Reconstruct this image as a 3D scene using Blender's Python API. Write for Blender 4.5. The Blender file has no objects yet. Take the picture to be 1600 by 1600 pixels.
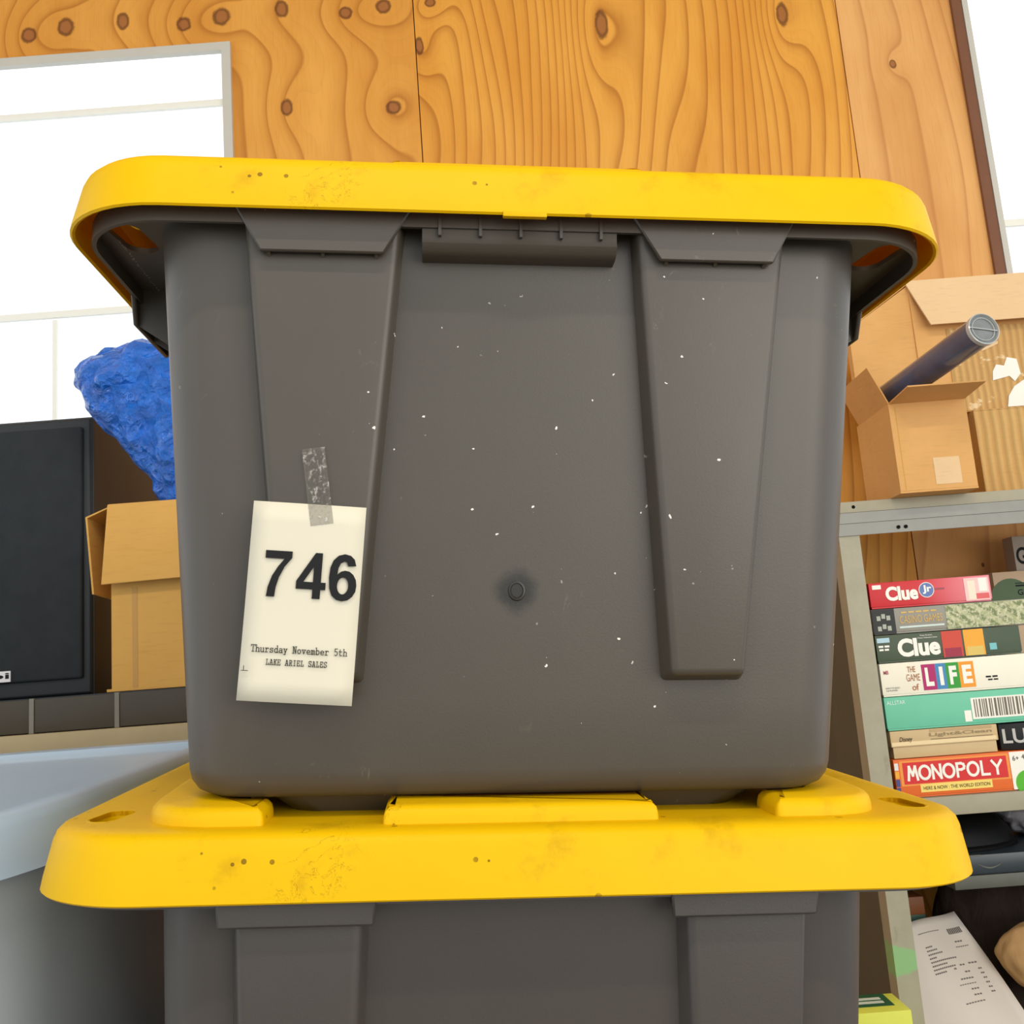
import bpy, bmesh, math, random
from mathutils import Vector, Matrix, noise
from mathutils.geometry import tessellate_polygon

scene = bpy.context.scene
C = scene.collection
R = math.radians
noise.seed_set(7)

# ------------------------------------------------------------------ camera
EYE = Vector((0.0, 0.0, 1.30))
PITCH, ROLL, FPX = R(9.5), math.atan(0.075), 1516.0
_u0 = Vector((0, -math.sin(PITCH), math.cos(PITCH)))
_fw = Vector((0, math.cos(PITCH), math.sin(PITCH)))
_rt = Vector((math.cos(ROLL), 0, 0)) - math.sin(ROLL) * _u0
_up = math.cos(ROLL) * _u0 + Vector((math.sin(ROLL), 0, 0))
cam_d = bpy.data.cameras.new('camera')
cam = bpy.data.objects.new('camera', cam_d)
C.objects.link(cam)
cam_d.sensor_width = 36.0
cam_d.sensor_fit = 'HORIZONTAL'
cam_d.lens = 36.0 * FPX / 1600.0
cam_d.clip_start = 0.02
cam.matrix_world = Matrix(((_rt.x, _up.x, -_fw.x, EYE.x), (_rt.y, _up.y, -_fw.y, EYE.y),
                           (_rt.z, _up.z, -_fw.z, EYE.z), (0, 0, 0, 1)))
scene.camera = cam


def P(px, py, Y):
    """survey helper: the world point at depth Y that was measured at a photo pixel"""
    d = _rt * ((px - 800) / FPX) - _up * ((py - 800) / FPX) + _fw
    return EYE + d * (Y / d.y)


# ------------------------------------------------------------------ world, lamps, exposure
world = bpy.data.worlds.new('overcast_sky')
scene.world = world
world.use_nodes = True
bg = world.node_tree.nodes['Background']
bg.inputs[0].default_value = (0.86, 0.94, 1.0, 1)
bg.inputs[1].default_value = 1.5


def area(name, loc, target, sx, sy, power, col):
    l = bpy.data.lights.new(name, 'AREA')
    l.shape = 'RECTANGLE'
    l.size, l.size_y, l.energy, l.color = sx, sy, power, col
    o = bpy.data.objects.new(name, l)
    C.objects.link(o)
    o.location = loc
    o.rotation_euler = (Vector(target) - Vector(loc)).to_track_quat('-Z', 'Y').to_euler()
    return o


area('front_fill_light', (2.3, -2.3, 1.7), (0.1, 1.2, 1.25), 2.4, 2.0, 62, (1.0, 0.94, 0.82))  # added out-of-view area light, warm fill from behind right, as from an open door
area('overhead_glint_strip', (0.2, -0.9, 3.5), (0.1, 1.0, 1.2), 1.3, 0.07, 26, (1.0, 0.90, 0.76))  # unseen strip lamp added overhead, narrow and bright to draw glints

vs = scene.view_settings
vs.view_transform = 'Standard'
vs.look = 'None'
vs.exposure = 0.0
vs.gamma = 1.0
vs.use_curve_mapping = False


# ------------------------------------------------------------------ node helpers
class NB:
    """small expression builder on a material node tree"""
    def __init__(self, name):
        self.m = bpy.data.materials.new(name)
        self.m.use_nodes = True
        self.t = self.m.node_tree
        self.b = self.t.nodes['Principled BSDF']

    def node(self, kind, **kw):
        n = self.t.nodes.new(kind)
        for k, v in kw.items():
            setattr(n, k, v)
        return n

    def put(self, sock, v):
        if isinstance(v, V):
            v = v.s
        if isinstance(v, bpy.types.NodeSocket):
            self.t.links.new(v, sock)
        elif isinstance(v, (tuple, list)) and len(v) == 3 and sock.type == 'RGBA':
            sock.default_value = (*v, 1)
        else:
            sock.default_value = v

    def math(self, op, a, b=0.0, c=0.0):
        n = self.node('ShaderNodeMath', operation=op)
        for i, v in enumerate((a, b, c)):
            self.put(n.inputs[i], v)
        return V(self, n.outputs[0])

    def xyz(self, kind='Object'):
        tc = self.node('ShaderNodeTexCoord')
        s = self.node('ShaderNodeSeparateXYZ')
        self.t.links.new(tc.outputs[kind], s.inputs[0])
        return [V(self, s.outputs[i]) for i in range(3)]

    def vec(self, x, y, z):
        n = self.node('ShaderNodeCombineXYZ')
        for i, v in enumerate((x, y, z)):
            self.put(n.inputs[i], v)
        return n.outputs[0]

    def obj(self):
        return self.node('ShaderNodeTexCoord').outputs['Object']

    def noise(self, vec, scale, detail=3, rough=0.5, dist=0.0):
        n = self.node('ShaderNodeTexNoise')
        self.put(n.inputs['Vector'], vec)
        for k, v in (('Scale', scale), ('Detail', detail), ('Roughness', rough), ('Distortion', dist)):
            n.inputs[k].default_value = v
        return V(self, n.outputs[0])

    def specks(self, vec, scale, radius, keep):
        """sparse dots: 1 inside a dot; keep = share of cells that carry one"""
        n = self.node('ShaderNodeTexVoronoi')
        self.put(n.inputs['Vector'], vec)
        n.inputs['Scale'].default_value = scale
        s = self.node('ShaderNodeSeparateColor')
        self.t.links.new(n.outputs['Color'], s.inputs[0])
        d, r1, r2 = V(self, n.outputs['Distance']), V(self, s.outputs[0]), V(self, s.outputs[1])
        return (d < (r2 * radius + radius * 0.35)) * (r1 < keep)

    def mix(self, f, a, b):
        n = self.node('ShaderNodeMix', data_type='RGBA')
        self.put(n.inputs[0], f)
        self.put(n.inputs[6], a)
        self.put(n.inputs[7], b)
        return n.outputs[2]

    def step(self, v, lo, hi):
        n = self.node('ShaderNodeMapRange', interpolation_type='SMOOTHSTEP')
        self.put(n.inputs[0], v)
        n.inputs[1].default_value, n.inputs[2].default_value = lo, hi
        return V(self, n.outputs[0])

    def bump(self, h, strength=0.3, dist=0.002):
        n = self.node('ShaderNodeBump')
        n.inputs['Strength'].default_value = strength
        n.inputs['Distance'].default_value = dist
        self.put(n.inputs['Height'], h)
        self.t.links.new(n.outputs[0], self.b.inputs['Normal'])

    def done(self, col, rough=0.5, spec=0.5, metal=0.0):
        self.put(self.b.inputs['Base Color'], col)
        self.put(self.b.inputs['Roughness'], rough)
        self.b.inputs['Specular IOR Level'].default_value = spec
        self.b.inputs['Metallic'].default_value = metal
        return self.m


class V:
    def __init__(self, nb, s): self.nb, self.s = nb, s
    def __add__(self, o): return self.nb.math('ADD', self, o)
    __radd__ = __add__
    def __sub__(self, o): return self.nb.math('SUBTRACT', self, o)
    def __rsub__(self, o): return self.nb.math('SUBTRACT', o, self)
    def __mul__(self, o): return self.nb.math('MULTIPLY', self, o)
    __rmul__ = __mul__
    def __truediv__(self, o): return self.nb.math('DIVIDE', self, o)
    def __pow__(self, o): return self.nb.math('POWER', self, o)
    def __lt__(self, o): return self.nb.math('LESS_THAN', self, o)
    def __gt__(self, o): return self.nb.math('GREATER_THAN', self, o)
    def __neg__(self): return self.nb.math('MULTIPLY', self, -1.0)
    def fn(self, op, b=0.0): return self.nb.math(op, self, b)


def srgb(r, g, b):
    f = lambda c: c / 12.92 if c <= 0.04045 else ((c + 0.055) / 1.055) ** 2.4
    return tuple(f(c / 255) for c in (r, g, b))


def plain(name, rgb, rough=0.5, spec=0.5, metal=0.0, var=0.12, scale=14):
    nb = NB(name)
    c = srgb(*rgb)
    n = nb.noise(nb.obj(), scale, 4, 0.6)
    return nb.done(nb.mix(n, tuple(k * (1 - var) for k in c), tuple(min(1, k * (1 + var)) for k in c)), rough, spec, metal)


def mat_yellow():
    nb = NB('yellow_lid_plastic')
    o = nb.obj()
    base = nb.mix(nb.noise(o, 9, 4, 0.6), srgb(228, 178, 0), srgb(240, 194, 0))
    grime = nb.step(nb.noise(o, 26, 6, 0.7), 0.55, 0.74) * 0.34
    base = nb.mix(grime, base, srgb(150, 110, 8))
    dots = nb.specks(o, 55, 0.10, 0.30) * nb.step(nb.noise(o, 6, 2), 0.42, 0.55)
    dots2 = nb.specks(o, 150, 0.22, 0.16) * nb.step(nb.noise(o, 11, 3), 0.52, 0.62)
    hair = nb.step((nb.noise(o, 45, 4, 0.65, 1.5) - 0.5).fn('ABSOLUTE'), 0.010, 0.0) * nb.step(nb.noise(o, 13, 2), 0.58, 0.66)
    dots2 = nb.math('MAXIMUM', dots2, hair * 0.7)
    base = nb.mix(nb.math('MAXIMUM', dots, dots2) * 0.75, base, srgb(86, 60, 8))
    nb.bump(nb.noise(o, 420, 2), 0.10, 0.0006)
    m = nb.done(base, 0.45, 0.15)
    # thin moulded plastic lets a little light through
    tr = nb.node('ShaderNodeBsdfTranslucent')
    tr.inputs[0].default_value = (*srgb(255, 150, 10), 1)
    mx = nb.node('ShaderNodeMixShader')
    mx.inputs[0].default_value = 0.15
    out = nb.t.nodes['Material Output']
    nb.t.links.new(nb.b.outputs[0], mx.inputs[1])
    nb.t.links.new(tr.outputs[0], mx.inputs[2])
    nb.t.links.new(mx.outputs[0], out.inputs[0])
    return m


def mat_tote(name, c0, c1, flecks=1.0, smudge=None):
    nb = NB(name)
    o = nb.obj()
    x, y, z = nb.xyz()
    base = nb.mix(nb.noise(o, 5, 5, 0.65), srgb(*c0), srgb(*c1))
    scuff = nb.step(nb.noise(nb.vec(x * 60, y * 60, z * 38), 1, 5, 0.75, 1.2), 0.60, 0.84) * nb.step(nb.noise(o, 9, 2), 0.48, 0.64)
    base = nb.mix(scuff * 0.6 * flecks, base, srgb(150, 143, 128))
    jx, jz = x + (nb.noise(o, 300, 2) - 0.5) * 0.004, z + (nb.noise(nb.vec(x + 3.0, y, z), 300, 2) - 0.5) * 0.004
    f1 = nb.specks(nb.vec(jx, 0.0, jz), 230, 0.11, 0.16) * nb.step(nb.noise(nb.vec(x, 0.0, z), 9, 2), 0.47, 0.60)
    f2 = nb.specks(nb.vec(jx, 0.0, jz), 80, 0.042, 0.05)
    mid = x * x * 26 + (z - 0.13) * (z - 0.13) * 60
    f4 = nb.specks(nb.vec(jx + 1.3, 0.0, jz), 150, 0.085, 0.13) * (mid < 0.56)
    f1 = nb.math('MAXIMUM', f1, f4)
    base = nb.mix(nb.math('MAXIMUM', f1, f2) * 0.9 * flecks, base, srgb(232, 226, 214))
    if smudge:
        dx, dz = x - smudge[0], z - smudge[1]
        r = (dx * dx + dz * dz).fn('SQRT') + (nb.noise(o, 70, 4, 0.7) - 0.5) * 0.010
        base = nb.mix((1 - nb.step(r, 0.005, 0.0155)) * 0.85, base, srgb(24, 21, 17))
    nb.bump(nb.noise(o, 900, 2), 0.12, 0.0004)
    return nb.done(base, 0.40, 0.45)


def mat_card(name, c0, c1, ribs=0.0, ribdir='x', torn=False):
    nb = NB(name)
    o = nb.obj()
    x, y, z = nb.xyz()
    base = nb.mix(nb.noise(o, 7, 5, 0.6), srgb(*c0), srgb(*c1))
    fib = nb.noise(nb.vec(x * 25, y * 25, z * 220), 1, 3, 0.6)
    base = nb.mix(nb.step(fib, 0.5, 0.8) * 0.22, base, srgb(*[int(k * 0.82) for k in c0]))
    if ribs:
        w = ((x + nb.noise(nb.vec(x * 4, y, z * 9), 1, 3) * 0.012) * ribs * 6.283).fn('SINE')
        base = nb.mix(nb.step(w, -0.1, 0.9) * 0.40, base, srgb(*[int(k * 0.80) for k in c0]))
        nb.bump(w, 0.5, 0.003)
        if torn:
            t = nb.step(nb.noise(nb.vec(x * 14, y * 14, z * 22), 1, 5, 0.7), 0.60, 0.64)
            base = nb.mix(t * 0.6, base, srgb(246, 222, 178))
    else:
        nb.bump(nb.noise(o, 60, 4, 0.7), 0.15, 0.002)
    return nb.done(base, 0.85, 0.15)


def mat_ply(name, freq, wob, knots, c_lo, c_hi, c_line, width=5.0):
    """rotary-cut softwood: contour lines of a stretched height field that swells round the knots"""
    nb = NB(name)
    x, y, z = nb.xyz()
    big = nb.noise(nb.vec(x * 2.1, 0.0, z * 0.50), 1, 1, 0.4)
    med = nb.noise(nb.vec(x * 7.0, 3.0, z * 1.1), 1, 1, 0.4)
    g = x + big * wob + med * (wob * 0.16)
    core = None
    rim = None
    for kx, kz, r, el in knots:
        dx, dz = (x - kx) / r, (z - kz) / (r * el)
        d2 = dx * dx + dz * dz
        g = g + (d2 * -0.10).fn('EXPONENT') * (r * 4.2)
        d = d2.fn('SQRT') + (nb.noise(nb.vec(x * 60, 0.0, z * 60), 1, 3) - 0.5) * 0.35
        c = 1 - nb.step(d, 0.42, 0.62)
        k = nb.step(d, 0.38, 0.55) * (1 - nb.step(d, 0.62, 0.85))
        core = c if core is None else nb.math('MAXIMUM', core, c)
        rim = k if rim is None else nb.math('MAXIMUM', rim, k)
    saw = (g * freq).fn('FRACT')
    line = saw ** width * (1 - nb.step(saw, 0.93, 1.0))
    saw2 = (g * (freq * 3.7) + med * 2.0).fn('FRACT')
    line = line * 1.0 + (saw2 ** 4.0) * 0.16 * nb.noise(nb.vec(x * 3, 1.0, z), 1, 2)
    tone = nb.noise(nb.vec(x * 3.5, 7.0, z * 1.1), 1, 4, 0.6)
    base = nb.mix(nb.step(tone, 0.3, 0.72), srgb(*c_lo), srgb(*c_hi))
    fine = nb.noise(nb.vec(x * 260, 0.0, z * 9), 1, 3, 0.6)
    base = nb.mix(nb.step(fine, 0.5, 0.8) * 0.22, base, srgb(*c_line))
    base = nb.mix(nb.math('MINIMUM', line, 1.0) * 0.85, base, srgb(*c_line))
    if core is not None:
        base = nb.mix(core * 0.85, base, srgb(150, 88, 46))
        base = nb.mix(rim * 0.8, base, srgb(92, 44, 18))
    pin = nb.specks(nb.vec(x, 0.0, z * 0.7), 9, 0.035, 0.5)
    base = nb.mix(pin * 0.8, base, srgb(90, 45, 20))
    nb.bump(nb.noise(nb.vec(x * 120, 0.0, z * 8), 1, 3), 0.12, 0.002)
    return nb.done(base, 0.55, 0.3)


# ------------------------------------------------------------------ mesh helpers
def link(o, parent=None):
    C.objects.link(o)
    if parent is not None:
        o.parent = parent
    return o


def tag(o, label=None, cat=None, group=None, kind=None):
    for k, v in (('label', label), ('category', cat), ('group', group), ('kind', kind)):
        if v:
            o[k] = v
    return o


def empty(name, loc=(0, 0, 0), rot=(0, 0, 0)):
    o = bpy.data.objects.new(name, None)
    o.empty_display_size = 0.05
    o.location, o.rotation_euler = loc, rot
    return link(o)


def mesh(name, verts, faces, mat, parent=None, smooth=False, bevel=0.0, seg=2):
    me = bpy.data.meshes.new(name)
    me.from_pydata([tuple(v) for v in verts], [], faces)
    bm = bmesh.new()
    bm.from_mesh(me)
    bmesh.ops.remove_doubles(bm, verts=bm.verts, dist=1e-6)
    bmesh.ops.recalc_face_normals(bm, faces=bm.faces)
    if bevel:
        bmesh.ops.bevel(bm, geom=[e for e in bm.edges if e.is_manifold and e.calc_face_angle(0) > 0.35], offset=bevel,
                        segments=seg, profile=0.6, affect='EDGES', clamp_overlap=True)
    bm.to_mesh(me)
    bm.free()
    me.materials.append(mat)
    if smooth:
        for p in me.polygons:
            p.use_smooth = True
        me.set_sharp_from_angle(angle=R(38))
    return link(bpy.data.objects.new(name, me), parent)


def box(name, x0, x1, y0, y1, z0, z1, mat, parent=None, bevel=0.0, seg=2):
    v = [(x, y, z) for z in (z0, z1) for x, y in ((x0, y0), (x1, y0), (x1, y1), (x0, y1))]
    f = [(0, 3, 2, 1), (4, 5, 6, 7), (0, 1, 5, 4), (1, 2, 6, 5), (2, 3, 7, 6), (3, 0, 4, 7)]
    return mesh(name, v, f, mat, parent, bevel > 0, bevel, seg)


def hexa(name, front, back, mat, parent=None, bevel=0.0, seg=2):
    """solid between two quads given corner by corner"""
    f = [(0, 1, 2, 3), (7, 6, 5, 4)] + [(i, 4 + i, 4 + (i + 1) % 4, (i + 1) % 4) for i in range(4)]
    return mesh(name, list(front) + list(back), f, mat, parent, bevel > 0, bevel, seg)


def rrect(x0, x1, y0, y1, r, n=10):
    pts = []
    for cx, cy, a0 in ((x1 - r, y0 + r, -90), (x1 - r, y1 - r, 0), (x0 + r, y1 - r, 90), (x0 + r, y0 + r, 180)):
        for k in range(n + 1):
            a = R(a0 + 90 * k / n)
            pts.append((cx + r * math.cos(a), cy + r * math.sin(a)))
    return pts


def rrect4(x0, x1, y0, y1, rf, rb, n=14):
    pts = []
    for cx, cy, a0, r in ((x1 - rf, y0 + rf, -90, rf), (x1 - rb, y1 - rb, 0, rb), (x0 + rb, y1 - rb, 90, rb), (x0 + rf, y0 + rf, 180, rf)):
        for k in range(n + 1):
            a = R(a0 + 90 * k / n)
            pts.append((cx + r * math.cos(a), cy + r * math.sin(a)))
    return pts


def loft(name, rings, mat, parent=None, cap0=True, cap1=True, smooth=True, closed=False):
    n = len(rings[0])
    v = [p for r in rings for p in r]
    f = []
    for i in range(len(rings) - (0 if closed else 1)):
        j = (i + 1) % len(rings)
        for k in range(n):
            l = (k + 1) % n
            f.append((i * n + k, i * n + l, j * n + l, j * n + k))
    if cap0 and not closed:
        f.append(tuple(range(n))[::-1])
    if cap1 and not closed:
        f.append(tuple((len(rings) - 1) * n + k for k in range(n)))
    return mesh(name, v, f, mat, parent, smooth)


def plate(name, outer, holes, z0, z1, mat, parent=None, axis='z'):
    """flat plate with holes; outlines are 2-D, z0..z1 is the thickness along the axis"""
    loops = [outer] + holes
    flat = [p for l in loops for p in l]
    tris = tessellate_polygon([[Vector((p[0], p[1], 0)) for p in l] for l in loops])
    n = len(flat)
    put = (lambda p, t: (p[0], p[1], t)) if axis == 'z' else (lambda p, t: (p[0], t, p[1]))
    v = [put(p, z0) for p in flat] + [put(p, z1) for p in flat]
    f = [tuple(t) for t in tris] + [tuple(n + i for i in reversed(t)) for t in tris]
    s = 0
    for l in loops:
        m = len(l)
        for k in range(m):
            a, b = s + k, s + (k + 1) % m
            f.append((a, b, n + b, n + a))
        s += m
    return mesh(name, v, f, mat, parent, True)


def cyl(name, a, b, r0, r1, mat, parent=None, n=28, caps=True):
    a, b = Vector(a), Vector(b)
    d = (b - a).normalized()
    u = d.orthogonal().normalized()
    w = d.cross(u)
    ring = lambda c, r: [c + (u * math.cos(t) + w * math.sin(t)) * r for t in [2 * math.pi * k / n for k in range(n)]]
    return loft(name, [ring(a, r0), ring(b, r1)], mat, parent, caps, caps)


def text_mesh(s, bold=0.0, shear=0.0, space=1.0):
    cu = bpy.data.curves.new('txt', 'FONT')
    cu.body = s
    cu.size = 1.0
    cu.offset = bold
    cu.shear = shear
    cu.space_character = space
    cu.resolution_u = 4
    o = bpy.data.objects.new('txt', cu)
    C.objects.link(o)
    me = bpy.data.meshes.new_from_object(o)
    bpy.data.objects.remove(o)
    bpy.data.curves.remove(cu)
    return me


def write(name, s, x0, x1, z0, z1, y, mat, parent, bold=0.0, shear=0.0, space=1.0, tilt=0.0, flip=False, thick=0.0003):
    """flat lettering on a face that looks towards -Y, fitted to the rectangle x0..x1, z0..z1"""
    me = text_mesh(s, bold, shear, space)
    xs = [v.co.x for v in me.vertices]
    ys = [v.co.y for v in me.vertices]
    ax, bx, ay, by = min(xs), max(xs), min(ys), max(ys)
    cx, cz = (x0 + x1) / 2, (z0 + z1) / 2
    for v in me.vertices:
        u = x0 + (v.co.x - ax) / (bx - ax) * (x1 - x0) - cx
        w = z0 + (v.co.y - ay) / (by - ay) * (z1 - z0) - cz
        if flip:
            u, w = -u, -w
        c, q = math.cos(tilt), math.sin(tilt)
        v.co = (cx + u * c - w * q, y, cz + u * q + w * c)
    me.materials.clear()
    me.materials.append(mat)
    me.name = name
    return link(bpy.data.objects.new(name, me), parent)


def panel(name, x0, x1, z0, z1, y, mat, parent, t=0.0004):
    """printed area: a very thin sheet on a face that looks towards -Y"""
    return box(name, x0, x1, y - t, y, z0, z1, mat, parent)


# ------------------------------------------------------------------ shared materials
YEL = mat_yellow()
TOTE_A = mat_tote('upper_tote_plastic', (68, 61, 52), (82, 74, 64), 1.0, (-0.002, 0.1106))
TOTE_B = mat_tote('lower_tote_plastic', (64, 58, 53), (76, 69, 64), 0.0)
WHITE = plain('white_paint', (238, 234, 222), 0.5, var=0.04)
INK = plain('black_ink', (30, 30, 30), 0.7, 0.2)
PAPER = plain('paper', (214, 205, 184), 0.8, 0.2, var=0.02, scale=30)
CARD = mat_card('cardboard', (206, 152, 90), (228, 176, 112))
CARD_L = mat_card('pale_cardboard', (218, 182, 136), (234, 200, 156))
CARD_Y = mat_card('golden_cardboard', (198, 148, 74), (214, 166, 92))
CARD_R = mat_card('corrugated_cardboard', (192, 146, 88), (222, 178, 116), 62, 'x', True)
CARD_R2 = mat_card('ribbed_cardboard', (196, 152, 92), (220, 178, 116), 48)
STEEL = plain('painted_shelf_steel', (164, 156, 132), 0.5, 0.4, 0.0, 0.10, 25)
STEEL_B = plain('shelf_lip_steel', (134, 132, 124), 0.45, 0.5, 0.2, 0.12, 25)
BLACK = plain('black_plastic', (26, 27, 29), 0.45, 0.4)
DARKHOLE = plain('dark_hole', (22, 20, 18), 0.9, 0.1)


def mat_glass():
    m = bpy.data.materials.new('window_glass')
    m.use_nodes = True
    t = m.node_tree
    t.nodes.remove(t.nodes['Principled BSDF'])
    a, g, x = t.nodes.new('ShaderNodeBsdfTransparent'), t.nodes.new('ShaderNodeBsdfGlossy'), t.nodes.new('ShaderNodeMixShader')
    g.inputs['Roughness'].default_value = 0.02
    x.inputs[0].default_value = 0.05
    t.links.new(a.outputs[0], x.inputs[1])
    t.links.new(g.outputs[0], x.inputs[2])
    t.links.new(x.outputs[0], t.nodes['Material Output'].inputs[0])
    return m


GLASS = mat_glass()

# ------------------------------------------------------------------ the room
WY = 2.58
W1 = (-2.30, -0.7235, 1.72, 3.185)       # left window opening  x0 x1 z0 z1
W2 = (1.424, 2.95, 1.72, 3.185)          # right window opening
SEAMS = (-3.2, -0.180, 1.060, 3.4)
ZT = 4.0


def K(px, py, r, el):
    p = P(px, py, WY)
    return (p.x, p.z, r, el)


kn_left = [K(45, 55, .032, 1.1), K(103, 42, .034, 1.2), K(192, 33, .026, 1.5), K(287, 38, .030, 1.1), K(346, 26, .036, 1.1),
           K(440, 14, .028, 1.4), K(448, 168, .024, 1.6), K(540, 20, .028, 1.0), K(599, 10, .032, 1.0), K(615, 168, .030, 1.0)]
kn_mid = [K(655, 72, .018, 2.2), K(672, 4, .022, 1.0), K(940, 38, .026, 2.6), K(1222, 22, .024, 2.2)]
kn_right = [K(1395, 100, .014, 1.4)]
PLY = [mat_ply('plywood_knotty', 9.0, 0.40, kn_left, (212, 142, 54), (232, 166, 76), (160, 86, 14), 6),
       mat_ply('plywood_cathedral', 26.0, 0.50, kn_mid, (216, 144, 50), (234, 168, 72), (158, 84, 10), 4.5),
       mat_ply('plywood_plain', 10.0, 0.6, kn_right, (212, 150, 82), (232, 174, 106), (172, 104, 44), 8)]

wall = tag(empty('wall_back', (0, WY, 0)), kind='structure')
g = 0.0015
rect = lambda x0, x1, z0, z1: [(x0, z0), (x1, z0), (x1, z1), (x0, z1)]
for i in range(3):
    x0, x1 = SEAMS[i] + g, SEAMS[i + 1] - g
    holes = [[rect(*W1)], [], [rect(*W2)]][i]
    pb = plate('plywood_panel', rect(x0, x1, 0.0, ZT), holes, 0.0, 0.018, PLY[i], wall, 'y')
    for p in pb.data.polygons:
        p.use_smooth = False
studs = mesh('wall_sheathing', [(SEAMS[k] + s, yy, zz) for k in (1, 2) for s in (-.05, .05) for yy in (.019, .05) for zz in (0, ZT)],
             [f for b in (0, 8) for f in ((b, b + 1, b + 3, b + 2), (b + 4, b + 6, b + 7, b + 5), (b, b + 2, b + 6, b + 4),
                                          (b + 1, b + 5, b + 7, b + 3), (b, b + 4, b + 5, b + 1), (b + 2, b + 3, b + 7, b + 6))],
             plain('dark_timber', (90, 60, 36), 0.8), wall)


FRAME = plain('window_frame_paint', (196, 190, 178), .5, var=.05)


def window(name, w, rails, mull, trim):
    o = tag(empty(name, (0, WY, 0)), kind='structure')
    x0, x1, z0, z1 = w
    fr = trim
    plate('window_frame', rect(x0 - .002, x1 + .002, z0 - .002, z1 + .002), [rect(x0 + fr, x1 - fr, z0 + fr, z1 - fr)], -0.014, 0.004, FRAME, o, 'y')
    zs = [z0 + fr] + sorted(r for r in rails) + [z1 - fr]
    for r in rails:
        box('sash_rail', x0 + fr, x1 - fr, 0.0, 0.012, r - .010, r + .010, WHITE, o, .002)
    for mx, ma, mb in mull:
        box('mullion', mx - .006, mx + .006, 0.001, 0.011, ma, mb, WHITE, o)
    for a, b in zip(zs[:-1], zs[1:]):
        aa, bb = (a if a == zs[0] else a + .010), (b if b == zs[-1] else b - .010)
        box('window_pane', x0 + fr, x1 - fr, 0.004, 0.007, aa, bb, GLASS, o)
    return o


z_r1, z_r2 = P(170, 172, WY).z, P(100, 490, WY).z
window('window_1', W1, [z_r1, z_r2], [(P(85, 520, WY).x, 1.745, z_r2 - .016)], 0.024)
window('window_2', W2, [2.45], [], 0.014)
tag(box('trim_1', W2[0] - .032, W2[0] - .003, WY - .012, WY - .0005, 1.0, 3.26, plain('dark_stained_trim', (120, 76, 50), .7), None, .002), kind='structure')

CONC = plain('concrete', (120, 116, 108), 0.9, 0.2, var=0.2, scale=6)
tag(box('floor', -3.2, 3.4, -4.5, WY + .02, -0.1, 0.0, CONC), kind='structure')
tag(box('ceiling', -3.2, 3.4, -2.2, WY + .02, ZT, ZT + .1, plain('ceiling_board', (190, 170, 140), .8)), kind='structure')

# ------------------------------------------------------------------ the tote stack
S3 = Matrix(((0.993909, -0.085732, 0.069245), (0.088034, 0.995638, -0.0309), (-0.066294, 0.036808, 0.997121)))
STACK = Matrix.Translation(Vector((-0.00558, 0.50396, 1.1905))) @ S3.to_4x4()
LW, LD, LR = 0.508, 0.775, 0.0629        # lid rim
ZR = 0.3086                              # rim bottom above the tote's base
h = LW / 2


def lid_outline(ins, n=12):
    return rrect(-h + ins, h - ins, ins, LD - ins, max(LR - ins, 0.01), n)


def lift(pts, z):
    return [(p[0], p[1], z) for p in pts]


def slot(cx, cy, ang, l=.036, w=.0145):
    pts = rrect(-w / 2, w / 2, -l / 2, l / 2, w * 0.499, 6)
    c, s = math.cos(ang), math.sin(ang)
    return [(cx + x * c - y * s, cy + x * s + y * c) for x, y in pts]


SLOTS = [slot(sx * .2215, cy, sx * sy * R(8)) for sx in (-1, 1) for cy, sy in ((.060, 1), (LD - .060, -1))]
SLOTS_BIG = [slot(sx * .2215, cy, sx * sy * R(8), .041, .019) for sx in (-1, 1) for cy, sy in ((.060, 1), (LD - .060, -1))]


def pad(name, pts, z0, z1, parent, b=.006):
    """raised moulding: outline shrinks towards its rounded top edge"""
    cx = sum(p[0] for p in pts) / len(pts)
    cy = sum(p[1] for p in pts) / len(pts)
    n = len(pts)

    def ins(d):
        out = []
        for i in range(n):
            a, q, c = Vector(pts[i - 1]), Vector(pts[i]), Vector(pts[(i + 1) % n])
            e1, e2 = (q - a).normalized(), (c - q).normalized()
            nrm = (Vector((-e1.y, e1.x)) + Vector((-e2.y, e2.x))).normalized()
            out.append(q + nrm * d)
        return out
    rings = [lift(ins(0), z0), lift(ins(.001), z1 - b), lift(ins(.001 + b * .13), z1 - b * .5), lift(ins(.001 + b * .5), z1 - b * .13), lift(ins(.001 + b), z1)]
    return loft(name, rings, YEL, parent)


def rpoly(pts, rad, n=6):
    """polygon (counter-clockwise) with rounded corners"""
    out = []
    m = len(pts)
    for i in range(m):
        a, q, c = Vector(pts[i - 1]), Vector(pts[i]), Vector(pts[(i + 1) % m])
        r = rad[i] if isinstance(rad, (list, tuple)) else rad
        d1, d2 = (a - q).normalized(), (c - q).normalized()
        p0, p1 = q + d1 * r, q + d2 * r
        for k in range(n + 1):
            t = k / n
            out.append(tuple(p0 * (1 - t) ** 2 + q * 2 * t * (1 - t) + p1 * t * t))
    return out


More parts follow.
